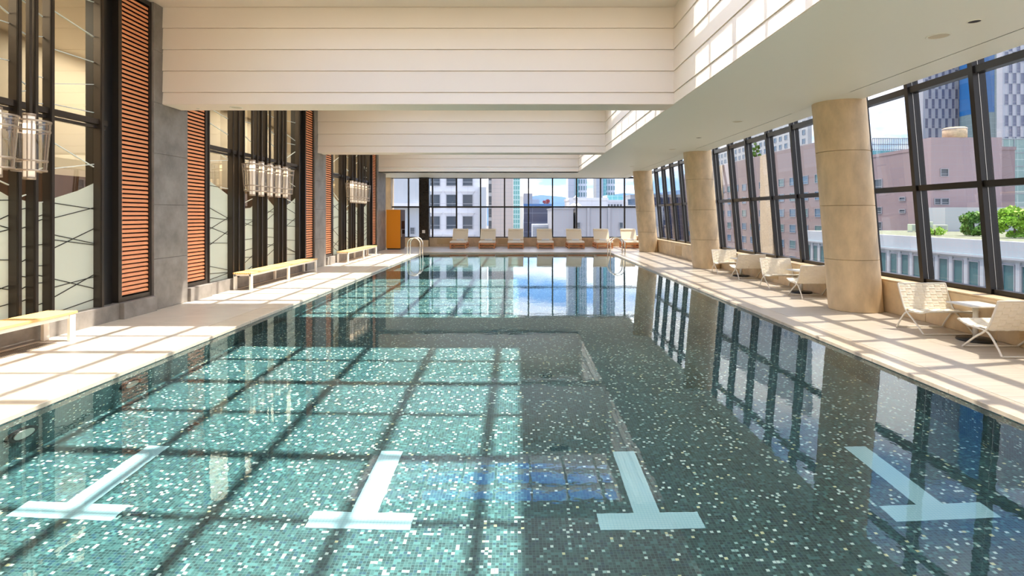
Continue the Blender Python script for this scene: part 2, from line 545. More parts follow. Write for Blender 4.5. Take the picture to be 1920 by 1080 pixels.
# ------------------------------------------------------------------ right side: low wall, leaning glass wall, leaning columns
wr = MB()
wr.box(WR, 6.95, YB, 30.2, -.03, .54)
wro = wr.build('wall_right', 'beigewall')
tag(wro, 'low beige stone wall under the leaning windows', kind='structure')
for k in range(4):
    for j in range(6):
        y = 9.98 + P * (k - 1) - P / 2 + .0 + j * 1.293
        if y > YE - 1.3: continue
        MB().bbox(WR - .008, WR + .02, y + .004, y + 1.289, .004, .53, .004).build('stone_panel', 'beigewall', wro)
MB().box(WR - .015, 6.62, YB, 30.2, .541, .556).build('window_ledge', 'beigewall', wro)
for y in (6.2, 13.6, 21.6, 27.2):
    q = MB()
    for i in range(9):
        q.box(WR - .020, WR + .0, y, y + .85, .10 + i * .038, .125 + i * .038)
    q.box(WR - .012, WR, y, y + .85, .09, .45)
    q.build('air_grille', 'grille', wro)
LEAN = .0857
def gx(z): return 6.53 - LEAN * (z - .54)
ZTOP = 6.4
def leanbox(mb, xi0, xi1, y0, y1, z0, z1, mi=0):
    vs = [(gx(z) + x, y, z) for z in (z0, z1) for y in (y0, y1) for x in (xi0, xi1)]
    return mb.add(vs, [(0, 2, 3, 1), (4, 5, 7, 6), (0, 1, 5, 4), (2, 6, 7, 3), (0, 4, 6, 2), (1, 3, 7, 5)], mi)
ycol = [9.98 - .1 + P * k for k in range(-1, 3)]
mull = [9.12 + 1.293 * k for k in range(-11, 16)]
wlabels = ['leaning window wall beside the viewer', 'leaning window wall beside the nearest chairs', 'leaning window wall beside the four farther chairs', 'leaning window wall beyond the second column', 'leaning window wall at the far corner']
bounds = [YB, 2.1, 9.88, 17.64, 25.4, 29.7]
for w in range(5):
    a, b = bounds[w], bounds[w + 1]
    wn = thing('window_%d' % (w + 1), wlabels[w], None, kind='structure')
    ms = [y for y in mull if a <= y < b]
    for y in ms:
        leanbox(MB(), 0, .18, y - .04, y + .04, .54, ZTOP).build('mullion', 'black', wn)
        leanbox(MB(), .075, .081, y - .0445, y - .04, .54, ZTOP).build('seal', 'steel', wn)
    for z, h in ((2.08, .045), (3.655, .05), (.585, .04)):
        leanbox(MB(), .025, .15, a, b, z - h, z + h).build('transom', 'black', wn)
    ys = [a] + ms + [b]
    for y0, y1 in zip(ys[:-1], ys[1:]):
        if y1 - y0 < .1: continue
        for z0, z1 in ((.60, 2.06), (2.10, 3.62), (3.69, ZTOP)):
            q = MB().add([(gx(z0) + .12, y0, z0), (gx(z0) + .12, y1, z0), (gx(z1) + .12, y1, z1), (gx(z1) + .12, y0, z1)], [(0, 1, 2, 3)])
            q.build('pane', 'glass', wn)
# outer roof strip over the head of the glass
q = MB().box(XS + .25, 6.25, YB, 30.2, ZTOP - .02, ZTOP + .2)
tag(q.build('trim_1', 'soffit'), 'strip of roof over the head of the leaning windows', kind='structure')
cl_lab = ['leaning round beige stone column nearest the viewer', 'middle leaning round beige stone column', 'leaning round beige stone column farthest away']
for k, y in enumerate(ycol[1:]):
    c = thing('column', cl_lab[k], None, (5.91, y, 0), kind='structure')
    zs = [0, .885, 1.81, 2.74, 3.665, 4.6]
    for z0, z1 in zip(zs[:-1], zs[1:]):
        r = .42
        MB().lathe([(r - .008, z0 + .0015), (r, z0 + .007)], 40, shear=-.0825).lathe([(r, z0 + .007), (r, z1 - .007)], 40, shear=-.0825).lathe([(r, z1 - .007), (r - .008, z1 - .0015)], 40, shear=-.0825).build('drum', 'beige', c)

# ------------------------------------------------------------------ end wall
we = MB().box(-7.1, 6.9, YE, 30.3, -.03, .45)
weo = we.build('wall_far', 'beigewall')
tag(weo, 'low beige stone wall under the end windows', kind='structure')
x = -4.4
while x < 6.0:
    MB().bbox(x + .004, x + 1.262, YE - .008, YE + .02, .004, .44, .004).build('stone_panel', 'beigewall', weo)
    x += 1.267
for x in (-4.2, -1.0):
    q = MB().box(x, x + .72, YE - .02, YE, .12, .40)
    q.build('air_grille', 'grille', weo)
wf = thing('window_6', 'wide window at the far end above the loungers', None, kind='structure')
mx = [-7.0 + 1.2667 * k - .009 for k in range(1, 11)]
for x in mx:
    MB().box(x - .035, x + .035, 29.80, 29.95, .45, ZS + .1).build('mullion', 'black', wf)
for z, h in ((2.07, .04), (.47, .03), (ZS + .02, .05)):
    MB().box(-7.0, 6.6, 29.83, 29.93, z - h, z + h).build('transom', 'black', wf)
xs = [-7.0] + mx + [6.6]
for a, b in zip(xs[:-1], xs[1:]):
    for z0, z1 in ((.5, 2.04), (2.1, ZS + .05)):
        MB().add([(a, 29.88, z0), (b, 29.88, z0), (b, 29.88, z1), (a, 29.88, z1)], [(0, 1, 2, 3)]).build('pane', 'glass_end', wf)
gp = MB().bbox(-5.12, -4.60, 29.42, 29.9, .0, ZS, .01)
gpo = gp.build('pillar', 'granite')
tag(gpo, 'polished black granite pillar beside the orange cabinet', kind='structure')
MB().bbox(-4.95, -4.80, 29.405, 29.425, .70, .86, .004).build('switch_plate', 'white', gpo)
MB().box(-5.10, -4.62, 29.40, 29.6, .0, .34).build('pillar_base', 'beigewall', gpo)
# return wall in the far left corner
rw = MB().box(-7.4, -6.62, YE - .05, 30.3, 0, ZS)
tag(rw.build('trim_2', 'beige'), 'beige stone return wall behind the orange cabinet', kind='structure')

# ------------------------------------------------------------------ left side
wl = MB().box(-10.3, -10.2, YB, 30.3, 0, ZC + .3)
wl.box(-10.2, -6.6, YB, 30.3, ZC, ZC + .3)
wlo = wl.build('wall_left', 'cream')
tag(wlo, 'cream back wall of the lobby behind the glass screens', kind='structure')
MB().box(-10.2, -6.62, 26.9, 27.0, 0, ZC).build('partition', 'cream', wlo)
# lobby furniture band seen through the glass
MB().box(-10.15, -9.7, 0, 26, 1.9, 2.5).build('shelf_band', 'brown', wlo)
for y in (6.0, 13.9, 21.6):  # added area lights, no visible fitting, brighten the lobby and film from behind
    l = bpy.data.lights.new('lobby_fill', 'AREA'); l.shape = 'RECTANGLE'; l.size = 2.4; l.size_y = 5.0; l.energy = 105; l.color = (1, .90, .74)
    o = bpy.data.objects.new('lobby_fill', l); COL.objects.link(o); o.location = (-8.5, y, ZC - .06)
wb = MB().box(-10.3, 6.9, YB - .2, YB, -.3, 5.6)
tag(wb.build('wall_back', 'cream'), 'cream wall behind the viewer', kind='structure')

# dark stone piers
pl_lab = ['dark grey stone pier behind the viewer', 'dark grey stone pier nearest the viewer under the big beam', 'dark grey stone pier under the second beam', 'dark grey stone pier beside the orange cabinet']
for k in range(4):
    a = 9.74 + P * (k - 1); b = a + 1.0
    if k == 3: b = 26.9
    p = MB().box(-6.95, WL - .012, a, b, -.03, ZC if k < 3 else ZC)
    po = p.build('pier', 'pier')
    tag(po, pl_lab[k], kind='structure')
    zs = [0, .886, 1.83, 2.72, 3.60, 4.5, ZC]
    for z0, z1 in zip(zs[:-1], zs[1:]):
        MB().bbox(WL - .03, WL, a + .002, b - .002, z0 + .003, z1 - .003, .004).build('stone_panel', 'pier', po)

# louvre panels either side of the piers
def louvre(y0, y1, label, wide):
    t = thing('louvre_panel', label, 'louvre', (0, 0, 0), group='orange louvre panels')
    xf = -6.30
    z0, z1 = .262, ZC - .02
    fr = MB()
    wa, wb = wide
    fr.box(xf - .16, xf, y0, y0 + wa, z0, z1).box(xf - .16, xf, y1 - wb, y1, z0, z1)
    fr.box(xf - .16, xf, y0 + wa, y1 - wb, z0, z0 + .075).box(xf - .16, xf, y0 + wa, y1 - wb, z1 - .075, z1)
    fr.build('frame', 'bronze', t)
    MB().box(xf - .17, xf - .16, y0, y1, z0, z1).build('backing', 'dark', t)
    # one tilted, rounded slat shared by all
    q = MB()
    L0, L1 = -(y1 - y0) / 2 + wa + .004, (y1 - y0) / 2 - wb - .004
    prof = [(-.050, .030), (-.014, .026), (.0, .008), (-.004, -.021), (-.050, -.006)]
    vs = [(x, y, z) for y in (L0, L1) for x, z in prof]
    n = len(prof)
    q.add(vs, [tuple(range(n)), tuple(range(2 * n - 1, n - 1, -1))] + [(i, n + i, n + (i + 1) % n, (i + 1) % n) for i in range(n)], 0, False)
    src = None
    z = z0 + .12
    while z < z1 - .1:
        if src is None: src = q.build('slat', 'slat', t, (xf - .02, (y0 + y1) / 2, z))
        else: piece('slat', src, t, (xf - .02, (y0 + y1) / 2, z))
        z += .0715
    return t
louv = [(8.93, 9.735, 'tall orange louvre panel nearest the viewer, left of the first dark pier'),
        (10.75, 11.50, 'tall orange louvre panel just beyond the nearest dark pier'),
        (8.93 + P + .1, 9.735 + P, 'tall orange louvre panel just before the second dark pier'),
        (10.75 + P, 11.50 + P, 'orange louvre panel just beyond the second dark pier'),
        (8.93 + 2 * P + .1, 9.735 + 2 * P, 'farthest orange louvre panel, before the pier at the orange cabinet')]
for i, a in enumerate(louv): louvre(*a, (.075, .05) if i % 2 == 0 else (.05, .075))

# glazed screens with bronze fins, frosted film and inlaid lines
fin_off = [11.56, 12.55, 12.80, 13.05, 13.72, 13.97, 14.23, 14.92, 15.17, 15.43, 16.35]
film = [(11.5, 2.45), (12.04, 2.27), (12.68, 2.04), (13.3, 1.80), (13.6, 1.82), (13.9, 1.98), (14.4, 2.12), (14.9, 1.88), (15.3, 1.80), (16.0, 2.0), (16.5, 2.2), (16.95, 2.3)]
slab_lab = ['glazed screen with bronze fins nearest the viewer', 'glazed screen with bronze fins between the first and second dark piers', 'farthest glazed screen with bronze fins']
for b in range(3):
    off = P * (b - 1)
    ya, yb = 11.5 + off, 16.95 + off
    if b == 0: ya = 4.2
    t = thing('window_%d' % (7 + b), slab_lab[b], None, kind='structure')
    xg = -6.42
    # plinth
    MB().bbox(-6.9, -6.28, ya, yb + .1, -.02, .25, .006).build('plinth', 'pier', t)
    for yy in ((10.75 + off, 11.50 + off), (8.93 + off + P, 9.735 + off + P)):
        if yy[0] > 3: MB().bbox(-6.9, -6.20, yy[0] - .01, yy[1], -.02, .26, .006).build('plinth', 'pier', t)
    for f in fin_off:
        y = f + off
        if y < 4.2: continue
        q = MB().box(-6.415, -6.31, y - .036, y + .036, .25, ZC)
        q.box(-6.302, -6.296, y - .022, y + .022, .25, ZC)
        q.box(-6.31, -6.302, y - .032, y + .032, .25, ZC)
        q.build('mullion', 'bronze', t)
    MB().box(-6.60, -6.40, (16.40 if b == 0 else 16.47) + off, (16.69 if b == 0 else 16.79) + off, .25, ZC).build('jamb', 'darkpanel', t)
    # rail
    q = MB().box(-6.415, -6.33, ya, 16.5 + off, 3.02, 3.10).box(-6.415, -6.36, ya, 16.5 + off, 2.96, 3.0)
    q.build('transom', 'bronze', t)
    MB().add([(xg, ya, .25), (xg, yb, .25), (xg, yb, ZC), (xg, ya, ZC)], [(0, 1, 2, 3)]).build('pane', 'mirror', t)
    pts = [(y + off, z) for y, z in film]
    if b == 0: pts = [(y - P * 1, z) for y, z in film if y > 11.9]
    pts = [p for p in pts if p[0] > 4.0]
    q = MB()
    for (y0, z0), (y1, z1) in zip(pts[:-1], pts[1:]):
        q.add([(xg + .004, y0, .25), (xg + .004, y1, .25), (xg + .004, y1, z1), (xg + .004, y0, z0)], [(0, 1, 2, 3)])
    q.build('frosted_film', 'frost', t)
    def filmz(y):
        for (y0, z0), (y1, z1) in zip(pts[:-1], pts[1:]):
            if y0 <= y <= y1: return z0 + (z1 - z0) * (y - y0) / (y1 - y0)
        return 2.2
    wl_, dl_ = MB(), MB()
    rr = random.Random(40 + b)
    nodes = [y + off for y in (11.56, 12.55, 12.80, 13.05, 13.72, 13.97, 14.23, 14.92, 15.17, 15.43, 16.35, 16.8)]
    for a, c in zip(nodes[:-1], nodes[1:]):
        if a < ya: continue
        for z in [.3 + .19 * k + rr.uniform(-.09, .09) for k in range(9)] + [2.25 + .42 * k + rr.uniform(-.15, .15) for k in range(7)]:
            dz = rr.choice((-1, 1)) * rr.uniform(.02, .42) * (c - a)
            n = 8
            for m in range(n):
                p = [(a + (c - a) * (m + u) / n, z + dz * (m + u) / n) for u in (0, 1)]
                if not (.27 < p[0][1] < 5.1): continue
                (dl_ if p[0][1] < filmz(p[0][0]) else wl_).prism((xg + .008, *p[0]), (xg + .008, *p[1]), .010, .012 if p[0][1] < filmz(p[0][0]) else .018, up=(1, 0, 0))
    tag(wl_.build('white_inlay_lines', 'whiteline', t), kind='stuff')
    tag(dl_.build('dark_inlay_lines', 'darkline', t), kind='stuff')

# ------------------------------------------------------------------ lanterns
def lantern_proto():
    t = thing('hanging_lantern', '', 'lamp')
    MB().box(-.022, .022, -.022, .022, .80, 3.23).build('rod', 'bronze', t)
    sh = MB().lathe([(.170, .11), (.192, .42), (.215, .72)], 28).build('shade', 'lampglass', t)
    for z, r in ((.72, .215), (.60, .206), (.23, .178), (.11, .170)):
        q = MB().lathe([(r - .002, z - .011), (r + .008, z - .011), (r + .008, z + .011), (r - .002, z + .011), (r - .002, z - .011)], 28)
        q.build('band', 'lampmetal', sh)
    q = MB()
    for k in range(6):
        a = k * PI / 3 + .3
        q.prism((.173 * math.cos(a), .173 * math.sin(a), .11), (.218 * math.cos(a), .218 * math.sin(a), .72), .018, .006)
    q.build('ribs', 'lampmetal', sh)
    tb = MB().lathe([(.0, .03), (.060, .03), (.060, .79), (.0, .79)], 20).build('tube', 'lamp', t)
    q = MB()
    for k in range(4):
        a = k * PI / 2 + .4
        q.prism((.064 * math.cos(a), .064 * math.sin(a), .0), (.064 * math.cos(a), .064 * math.sin(a), .81), .010, .008)
    q.build('strips', 'lampmetal', tb)
    MB().lathe([(.0, .0), (.068, .0), (.068, .03), (.0, .03)], 20).build('cap', 'lampmetal', tb)
    MB().lathe([(.0, .79), (.068, .79), (.068, .82), (.0, .82)], 20).build('cap', 'lampmetal', tb)
    MB().lathe([(.061, .57), (.0625, .575), (.0625, .69), (.061, .695)], 20).build('bulb_glow', 'bulb', tb)
    return t
ly = [14.79, 14.33, 13.87, 13.40, 12.95]
lan = None
ordn = ['first', 'second', 'third', 'fourth', 'fifth']
for b, nm in ((0, 'nearest'), (1, 'middle'), (2, 'farthest')):
    for i, y in enumerate(ly):
        yy = y + P * (b - 1)
        if b == 0 and i > 1: continue
        if b == 0:
            lab = ['clear glass lantern with lit tube, whole one at the left edge', 'clear glass lantern cut off by the left edge of the photo'][i]
        else:
            lab = '%s glass lantern from the far end of the %s row of five' % (ordn[i], nm)
        if lan is None:
            lan = lantern_proto(); lan['label'] = lab; lan.location = (-6.07, yy, 2.09)
            o = lan
        else:
            o = copy_tree(lan, (-6.07, yy, 2.09), None, lab)
        o['group'] = 'hanging lanterns in front of the glass screens'

# ------------------------------------------------------------------ benches
def bench(y0, y1, label):
    t = thing('slatted_bench', label, 'bench', (-6.03, (y0 + y1) / 2, 0), group='wooden benches along the dark wall')
    h = (y1 - y0) / 2
    src = None
    for i in range(9):
        x = -.185 + i * .0463
        if src is None: src = MB().bbox(-.0165, .0165, -h, h, .35, .385, .004).build('slat', 'woodbench', t, (x, 0, 0))
        else: piece('slat', src, t, (x, 0, 0))
    for x in (-.18, .15):
        MB().box(x, x + .03, -h + .01, h - .01, .30, .349).build('rail', 'white', t)
    for y in (-h + .03, 0, h - .10):
        MB().box(-.15, .15, y, y + .05, .31, .349).build('cross_rail', 'white', t)
        for x in (-.195, .150):
            MB().bbox(x, x + .045, y - .02, y + .07, 0, .349, .004).build('leg', 'white', t)
    return t
bench(3.4, 7.50, 'wooden slatted bench with white legs at the near left edge')
bench(12.38, 16.50, 'wooden slatted bench with white legs under the middle row of lanterns')
bench(19.5, 23.5, 'wooden slatted bench with white legs farthest along the dark wall')
# drain grates at the foot of the wall
for a, b in ((3.0, 7.3), (12.4, 16.5)):
    q = MB().box(-6.19, -5.90, a, b, -.001, .0012)
    for i in range(10):
        q.box(-6.182 + i * .028, -6.168 + i * .028, a + .02, b - .02, .0012, .003, 1)
    q.build('drain_grate', ['coping', 'bronze'], fl)

# ------------------------------------------------------------------ orange cabinet
c = thing('towel_cabinet', 'tall orange towel cabinet with dark brown open side in the far left corner', 'cabinet', (0, 0, 0))
x0, x1, y0, y1, h = -6.24, -5.56, 26.95, 28.0, 1.90
MB().bbox(x0, x1 - .01, y0 - .02, y0, .06, h, .004).build('front_panel', 'orange', c)
body = MB()
body.box(x0, x1 - .3, y0, y1, .06, h).box(x1 - .3, x1, y0, y0 + .18, .06, h).box(x1 - .3, x1, y1 - .08, y1, .06, h)
body.box(x1 - .3, x1, y0 + .18, y1 - .08, .06, .72).box(x1 - .3, x1, y0 + .18, y1 - .08, .92, .97).box(x1 - .3, x1, y0 + .18, y1 - .08, 1.36, h)
bod = body.build('body', 'brown', c)
MB().box(x1 - .299, x1 - .28, y0 + .18, y1 - .08, .97, 1.36).build('niche_back', 'orange', bod)
MB().box(x0 + .02, x1 - .02, y0 + .02, y1 - .02, 0, .06).build('plinth', 'darkpanel', c)
MB().tube([(x1 + .03, y0 + .06, .60), (x1 + .03, y0 + .06, .95)], .012).box(x1, x1 + .03, y0 + .05, y0 + .07, .62, .64).box(x1, x1 + .03, y0 + .05, y0 + .07, .91, .93).build('handle', 'steel', c)

# ------------------------------------------------------------------ loungers
def lounger(label):
    t = thing('lounger', label, 'lounger')
    # foot end at y=0 (towards the pool), head at y=1.7
    for x in (-.40, .335):
        MB().bbox(x, x + .065, 0, 1.65, .19, .27, .006).build('side_rail', 'teak', t)
        MB().bbox(x, x + .065, 0, 1.65, .055, .095, .006).build('side_rail', 'teak', t)
        for y in (0, .85, 1.57):
            MB().bbox(x + .002, x + .063, y + .002, y + .075, .0, .19, .006).build('leg', 'teak', t)
    MB().bbox(-.335, .335, .0, .05, .19, .27, .006).build('end_rail', 'teak', t)
    MB().bbox(-.335, .335, .0, .05, .055, .095, .006).build('end_rail', 'teak', t)
    src = None
    for i in range(10):
        y = .10 + i * .11
        if src is None: src = MB().box(-.335, .335, -.04, .04, .225, .25).build('slat', 'teak', t, (0, y, 0))
        else: piece('slat', src, t, (0, y, 0))
    # cushions
    sc = MB()
    pr = [(-.02, .275), (-.025, .32), (.0, .352), (.3, .358), (.9, .352), (1.18, .350), (1.18, .275)]
    def slabx(mb, pr, hw, e=.02):
        n = len(pr)
        vs = []
        cy = sum(p[0] for p in pr) / n; cz = sum(p[1] for p in pr) / n
        for x, k in ((-hw, .93), (-hw + e, 1), (hw - e, 1), (hw, .93)):
            vs += [(x, cy + (y - cy) * (k if abs(k - 1) < .01 else .985), cz + (z - cz) * k) for y, z in pr]
        fs = [tuple(range(n)), tuple(range(4 * n - 1, 3 * n - 1, -1))]
        for r in range(3):
            fs += [(r * n + i, r * n + n + i, r * n + n + (i + 1) % n, r * n + (i + 1) % n) for i in range(n)]
        mb.add(vs, fs, 0, False)
    slabx(sc, pr, .39)
    sc.build('seat_cushion', 'cushion', t)
    bc = MB()
    y0, z0, y1, z1 = 1.13, .345, 1.55, .90
    d = Vector((y1 - y0, z1 - z0)).normalized(); nn = Vector((-d.y, d.x)) * .085
    pr = [(y0, z0), (y0 + nn.x, z0 + nn.y), (y1 + nn.x - d.x * .02, z1 + nn.y - d.y * .02), (y1 + nn.x * .6, z1 + nn.y * .6 + .01), (y1, z1)]
    slabx(bc, pr[::-1], .39)
    bco = bc.build('back_cushion', 'cushion', t)
    hr = MB()
    c0 = Vector((y1, z1)) - d * .10 + nn * 1.0
    hr.lathe([(0, -.36), (.045, -.355), (.055, -.33), (.055, .33), (.045, .355), (0, .36)], 14)
    hr.v = [(z, c0.x + x, c0.y + y) for x, y, z in hr.v]
    hr.build('head_roll', 'cushion', bco)
    bf = MB()
    for x in (-.37, .31):
        bf.prism((x + .03, y0 + .03, z0 - .06), (x + .03, y1 + .05, z1 - .06), .05, .035)
    for i in range(6):
        u = (i + .5) / 6
        bf.prism((-.33, y0 + .04 + (y1 - y0) * u, z0 - .05 + (z1 - z0) * u), (.33, y0 + .04 + (y1 - y0) * u, z0 - .05 + (z1 - z0) * u), .05, .015)
    bf.build('back_frame', 'teak', t)
    return t
lx = [-2.92, -1.50, -.08, 1.39, 2.90, 4.30, 5.70]
llab = ['leftmost lounger with beige cushions, nearest the black granite pillar', 'second lounger from the left below the end window', 'third lounger from the left below the end window',
        'middle lounger of the seven below the end window', 'third lounger from the right below the end window', 'second lounger from the right, behind the right pool ladder', 'rightmost lounger with sunlit cushion beside the farthest column']
l0 = None
for i, x in enumerate(lx):
    yy = 27.72
    if l0 is None:
        l0 = lounger(llab[i]); l0.location = (x, yy, 0); o = l0
    else: o = copy_tree(l0, (x, yy, 0), None, llab[i])
    o['group'] = 'loungers in a row at the far end'
    tw = MB()
    tw.lathe([(0, -.19), (.045, -.188), (.052, -.17), (.052, .17), (.045, .188), (0, .19)], 14)
    tw.v = [(z, x_, y_ * .85) for x_, y_, z in tw.v]
    q = MB()
    q.v, q.f, q.mi, q.sm = tw.v, tw.f, tw.mi, tw.sm
    to = q.build('rolled_towel', 'towel', None, (x + .04, yy + .86, .399))
    tag(to, 'rolled white towel on the ' + ['leftmost lounger', 'second lounger from the left', 'third lounger from the left', 'middle lounger', 'third lounger from the right', 'second lounger from the right', 'rightmost lounger'][i], 'towel', 'rolled towels on the loungers')

# ------------------------------------------------------------------ woven folding chairs and side tables
def bez(p, n=12):
    """smooth path through points (Catmull-Rom)"""
    out = []
    for i in range(len(p) - 1):
        a = Vector(p[max(i - 1, 0)]); b = Vector(p[i]); c = Vector(p[i + 1]); d = Vector(p[min(i + 2, len(p) - 1)])
        for k in range(n):
            u = k / n
            out.append(.5 * ((2 * b) + (c - a) * u + (2 * a - 5 * b + 4 * c - d) * u * u + (3 * b - a - 3 * c + d) * u ** 3))
    out.append(Vector(p[-1]))
    return out
SEAT = [(0, .12, .285), (0, .05, .300), (0, -.08, .292), (0, -.22, .300), (0, -.36, .345)]
BACK = [(0, .10, .292), (0, .155, .42), (0, .24, .640)]
def wovenchair(label):
    t = thing('woven_chair', label, 'chair')
    hw = .345
    for s in (-1, 1):
        x = s * hw
        MB().tube(bez([(x, -.28, .012), (x, -.10, .16), (x, .075, .285), (x, .16, .44), (x, .245, .65)], 5), .012, 6).build('back_leg_bar', 'white', t)
        MB().tube(bez([(x * .97, .28, .012), (x * .97, .21, .12), (x * .97, .08, .258), (x * .97, -.08, .283), (x * .97, -.22, .292), (x * .97, -.37, .338)], 5), .012, 6).build('seat_leg_bar', 'white', t)
    MB().tube([(-hw, -.28, .012), (hw, -.28, .012)], .010, 6).build('floor_bar', 'white', t)
    MB().tube([(-hw * .97, .28, .012), (hw * .97, .28, .012)], .010, 6).build('floor_bar', 'white', t)
    backrest = MB().tube([(-hw, .245, .65), (hw, .245, .65)], .010, 6).build('backrest', 'white', t)
    seat = MB().tube([(-hw * .97, -.37, .338), (hw * .97, -.37, .338)], .010, 6).build('seat', 'white', t)
    for path, nm, par in ((SEAT, 'seat', seat), (BACK, 'back', backrest)):
        pts = bez(path, 12)
        # resample evenly
        ln = [0]
        for a, b in zip(pts[:-1], pts[1:]): ln.append(ln[-1] + (b - a).length)
        tot = ln[-1]
        def at(u):
            d = max(0, min(1, u)) * tot
            for i in range(len(ln) - 1):
                if d <= ln[i + 1] + 1e-9:
                    f = (d - ln[i]) / (ln[i + 1] - ln[i] + 1e-9)
                    p = pts[i].lerp(pts[i + 1], f); q = (pts[i + 1] - pts[i]).normalized()
                    return p, Vector((0, -q.z, q.y)) if nm == 'x' else Vector((0, q.z, -q.y)) * -1
            return pts[-1], Vector((0, 0, 1))
        nh = 9; NV = 8
        A = .006
        # straps across (x direction)
        for i in range(nh):
            mb = MB(); vs = []
            u0, u1 = (i + .04) / nh, (i + .96) / nh
            for k in range(NV * 2 + 1):
                x = -hw + 2 * hw * k / (NV * 2)
                off = 0 if k % 2 == 0 else A * (1 if (i + k // 2) % 2 else -1)
                for u in (u0, u1):
                    p, n = at(u)
                    for th in (-.0022, .0022):
                        q = p + n * (off + th)
                        vs.append((x, q.y, q.z))
            fs = []
            for k in range(NV * 2):
                b = k * 4
                fs += [(b + 1, b + 3, b + 7, b + 5), (b, b + 4, b + 6, b + 2), (b, b + 1, b + 5, b + 4), (b + 2, b + 6, b + 7, b + 3)]
            mb.add(vs, fs, 0, False)
            mb.build('strap', 'strap', par)
        for k in range(NV):
            mb = MB(); vs = []
            xa = -hw + 2 * hw * (k + .05) / NV; xb = -hw + 2 * hw * (k + .95) / NV
            for i in range(nh * 2 + 1):
                off = 0 if i % 2 == 0 else A * (-1 if (i // 2 + k) % 2 else 1)
                p, n = at(i / (nh * 2))
                for x in (xa, xb):
                    for th in (-.0022, .0022):
                        q = p + n * (off + th)
                        vs.append((x, q.y, q.z))
            fs = []
            for i in range(nh * 2):
                b = i * 4
                fs += [(b + 1, b + 3, b + 7, b + 5), (b, b + 4, b + 6, b + 2), (b, b + 1, b + 5, b + 4), (b + 2, b + 6, b + 7, b + 3)]
            mb.add(vs, fs, 0, False)
            mb.build('strap', 'strap', par)
    return t
clab = ['woven cream folding chair at the near right edge, seen from behind', 'woven cream folding chair just right of the nearest column, facing the viewer',
        'woven cream folding chair half hidden behind the nearest column', 'woven cream folding chair facing the viewer, in the middle pair of chairs',
        'woven cream folding chair seen from behind, farther pair of chairs', 'farthest woven cream folding chair, beside the middle column']
cpos = [(5.915, 6.79, PI), (5.915, 8.03, 0), (5.915, 11.34, PI), (5.915, 12.74, 0), (5.915, 14.50, PI), (5.915, 15.95, 0)]
ch0 = None
for (x, y, r), lab in zip(cpos, clab):
    if ch0 is None:
        ch0 = wovenchair(lab); ch0.location = (x, y, 0); ch0.rotation_euler = (0, 0, r); o = ch0
    else: o = copy_tree(ch0, (x, y, 0), r, lab)
    o['group'] = 'woven folding chairs along the windows'
def table(label):
    t = thing('side_table', label, 'table')
    MB().bbox(-.225, .225, -.225, .225, .462, .482, .005).build('top', 'white', t)
    MB().lathe([(0, .02), (.032, .02), (.032, .462), (0, .462)], 16).build('stem', 'white', t)
    MB().lathe([(0, 0), (.21, 0), (.215, .008), (.205, .03), (.03, .036), (0, .036)], 24).build('base', 'darkpanel', t)
    return t
t0 = None
for (x, y), lab in zip([(6.03, 7.44), (6.03, 12.0), (6.03, 15.24)], ['white square side table between the two nearest chairs', 'white square side table behind the nearest column', 'white square side table between the two farthest chairs']):
    if t0 is None:
        t0 = table(lab); t0.location = (x, y, 0); o = t0
    else: o = copy_tree(t0, (x, y, 0), None, lab)
    o['group'] = 'side tables along the windows'

# ------------------------------------------------------------------ pool ladders
def ladder(label, x_deck, x_pool, y):
    t = thing('pool_ladder', label, 'ladder', (0, y, 0))
    for yy in (0, .60):
        xm = (x_deck + x_pool) / 2; r = abs(x_deck - x_pool) / 2
        pts = [(x_deck, yy, 0), (x_deck, yy, .72 - r)]
        for k in range(1, 12):
            a = PI - PI * k / 12 if x_deck < x_pool else PI * k / 12
            pts.append((xm + r * math.cos(a), yy, .72 - r + r * math.sin(a)))
        pts += [(x_pool, yy, .72 - r), (x_pool, yy, -.9)]
        hrl = MB().tube(pts, .022, 10).build('handrail', 'chrome', t)
        MB().lathe([(0, .0), (.05, .0), (.045, .012), (0, .012)], 16, (x_deck, yy, 0)).build('flange', 'chrome', hrl)
    for z in (-.25, -.50, -.75):
        MB().bbox(x_pool - .04, x_pool + .04, .02, .58, z - .012, z + .012, .004).build('step', 'chrome', t)
    return t
ladder('shiny steel pool ladder at the far left end of the pool', -4.47, -3.95, 23.0)
ladder('shiny steel pool ladder at the far right end of the pool', 4.38, 3.78, 23.0)

# ------------------------------------------------------------------ ceiling fittings
def downlight(x, y, z, r, label, cat='downlight'):
    t = thing({'speaker': 'ceiling_speaker', 'sprinkler': 'sprinkler'}.get(cat, 'ceiling_light'), label, cat, (x, y, z), group='round ceiling fittings')
    MB().lathe([(r * .82, -.001), (r * .86, -.008), (r, -.006), (r, 0)], 28).build('rim', 'soffit', t)
    MB().lathe([(0, -.002), (r * .83, -.003)], 28).build('disc', 'speaker_cloth' if r > .1 else 'dark', t)
downlight(4.59, 6.16, ZS, .118, 'large round ceiling speaker nearest the viewer, over the windows side', 'speaker')
downlight(4.60, 5.69, ZS, .065, 'small dark round downlight beside the nearest ceiling speaker')
downlight(4.60, 11.80, ZS, .118, 'round ceiling speaker near the top of the nearest column', 'speaker')
downlight(4.57, 14.25, ZS, .08, 'small round downlight before the middle column')
downlight(4.60, 16.80, ZS, .118, 'round ceiling speaker above the middle column', 'speaker')
downlight(4.60, 22.7, ZS, .118, 'farthest round ceiling speaker before the end window', 'speaker')
downlight(-5.10, 10.26, ZS, .11, 'round speaker under the left end of the big beam', 'speaker')
downlight(-5.85, 10.36, ZS, .03, 'tiny dot sprinkler under the left end of the big beam', 'sprinkler')
vk = 0
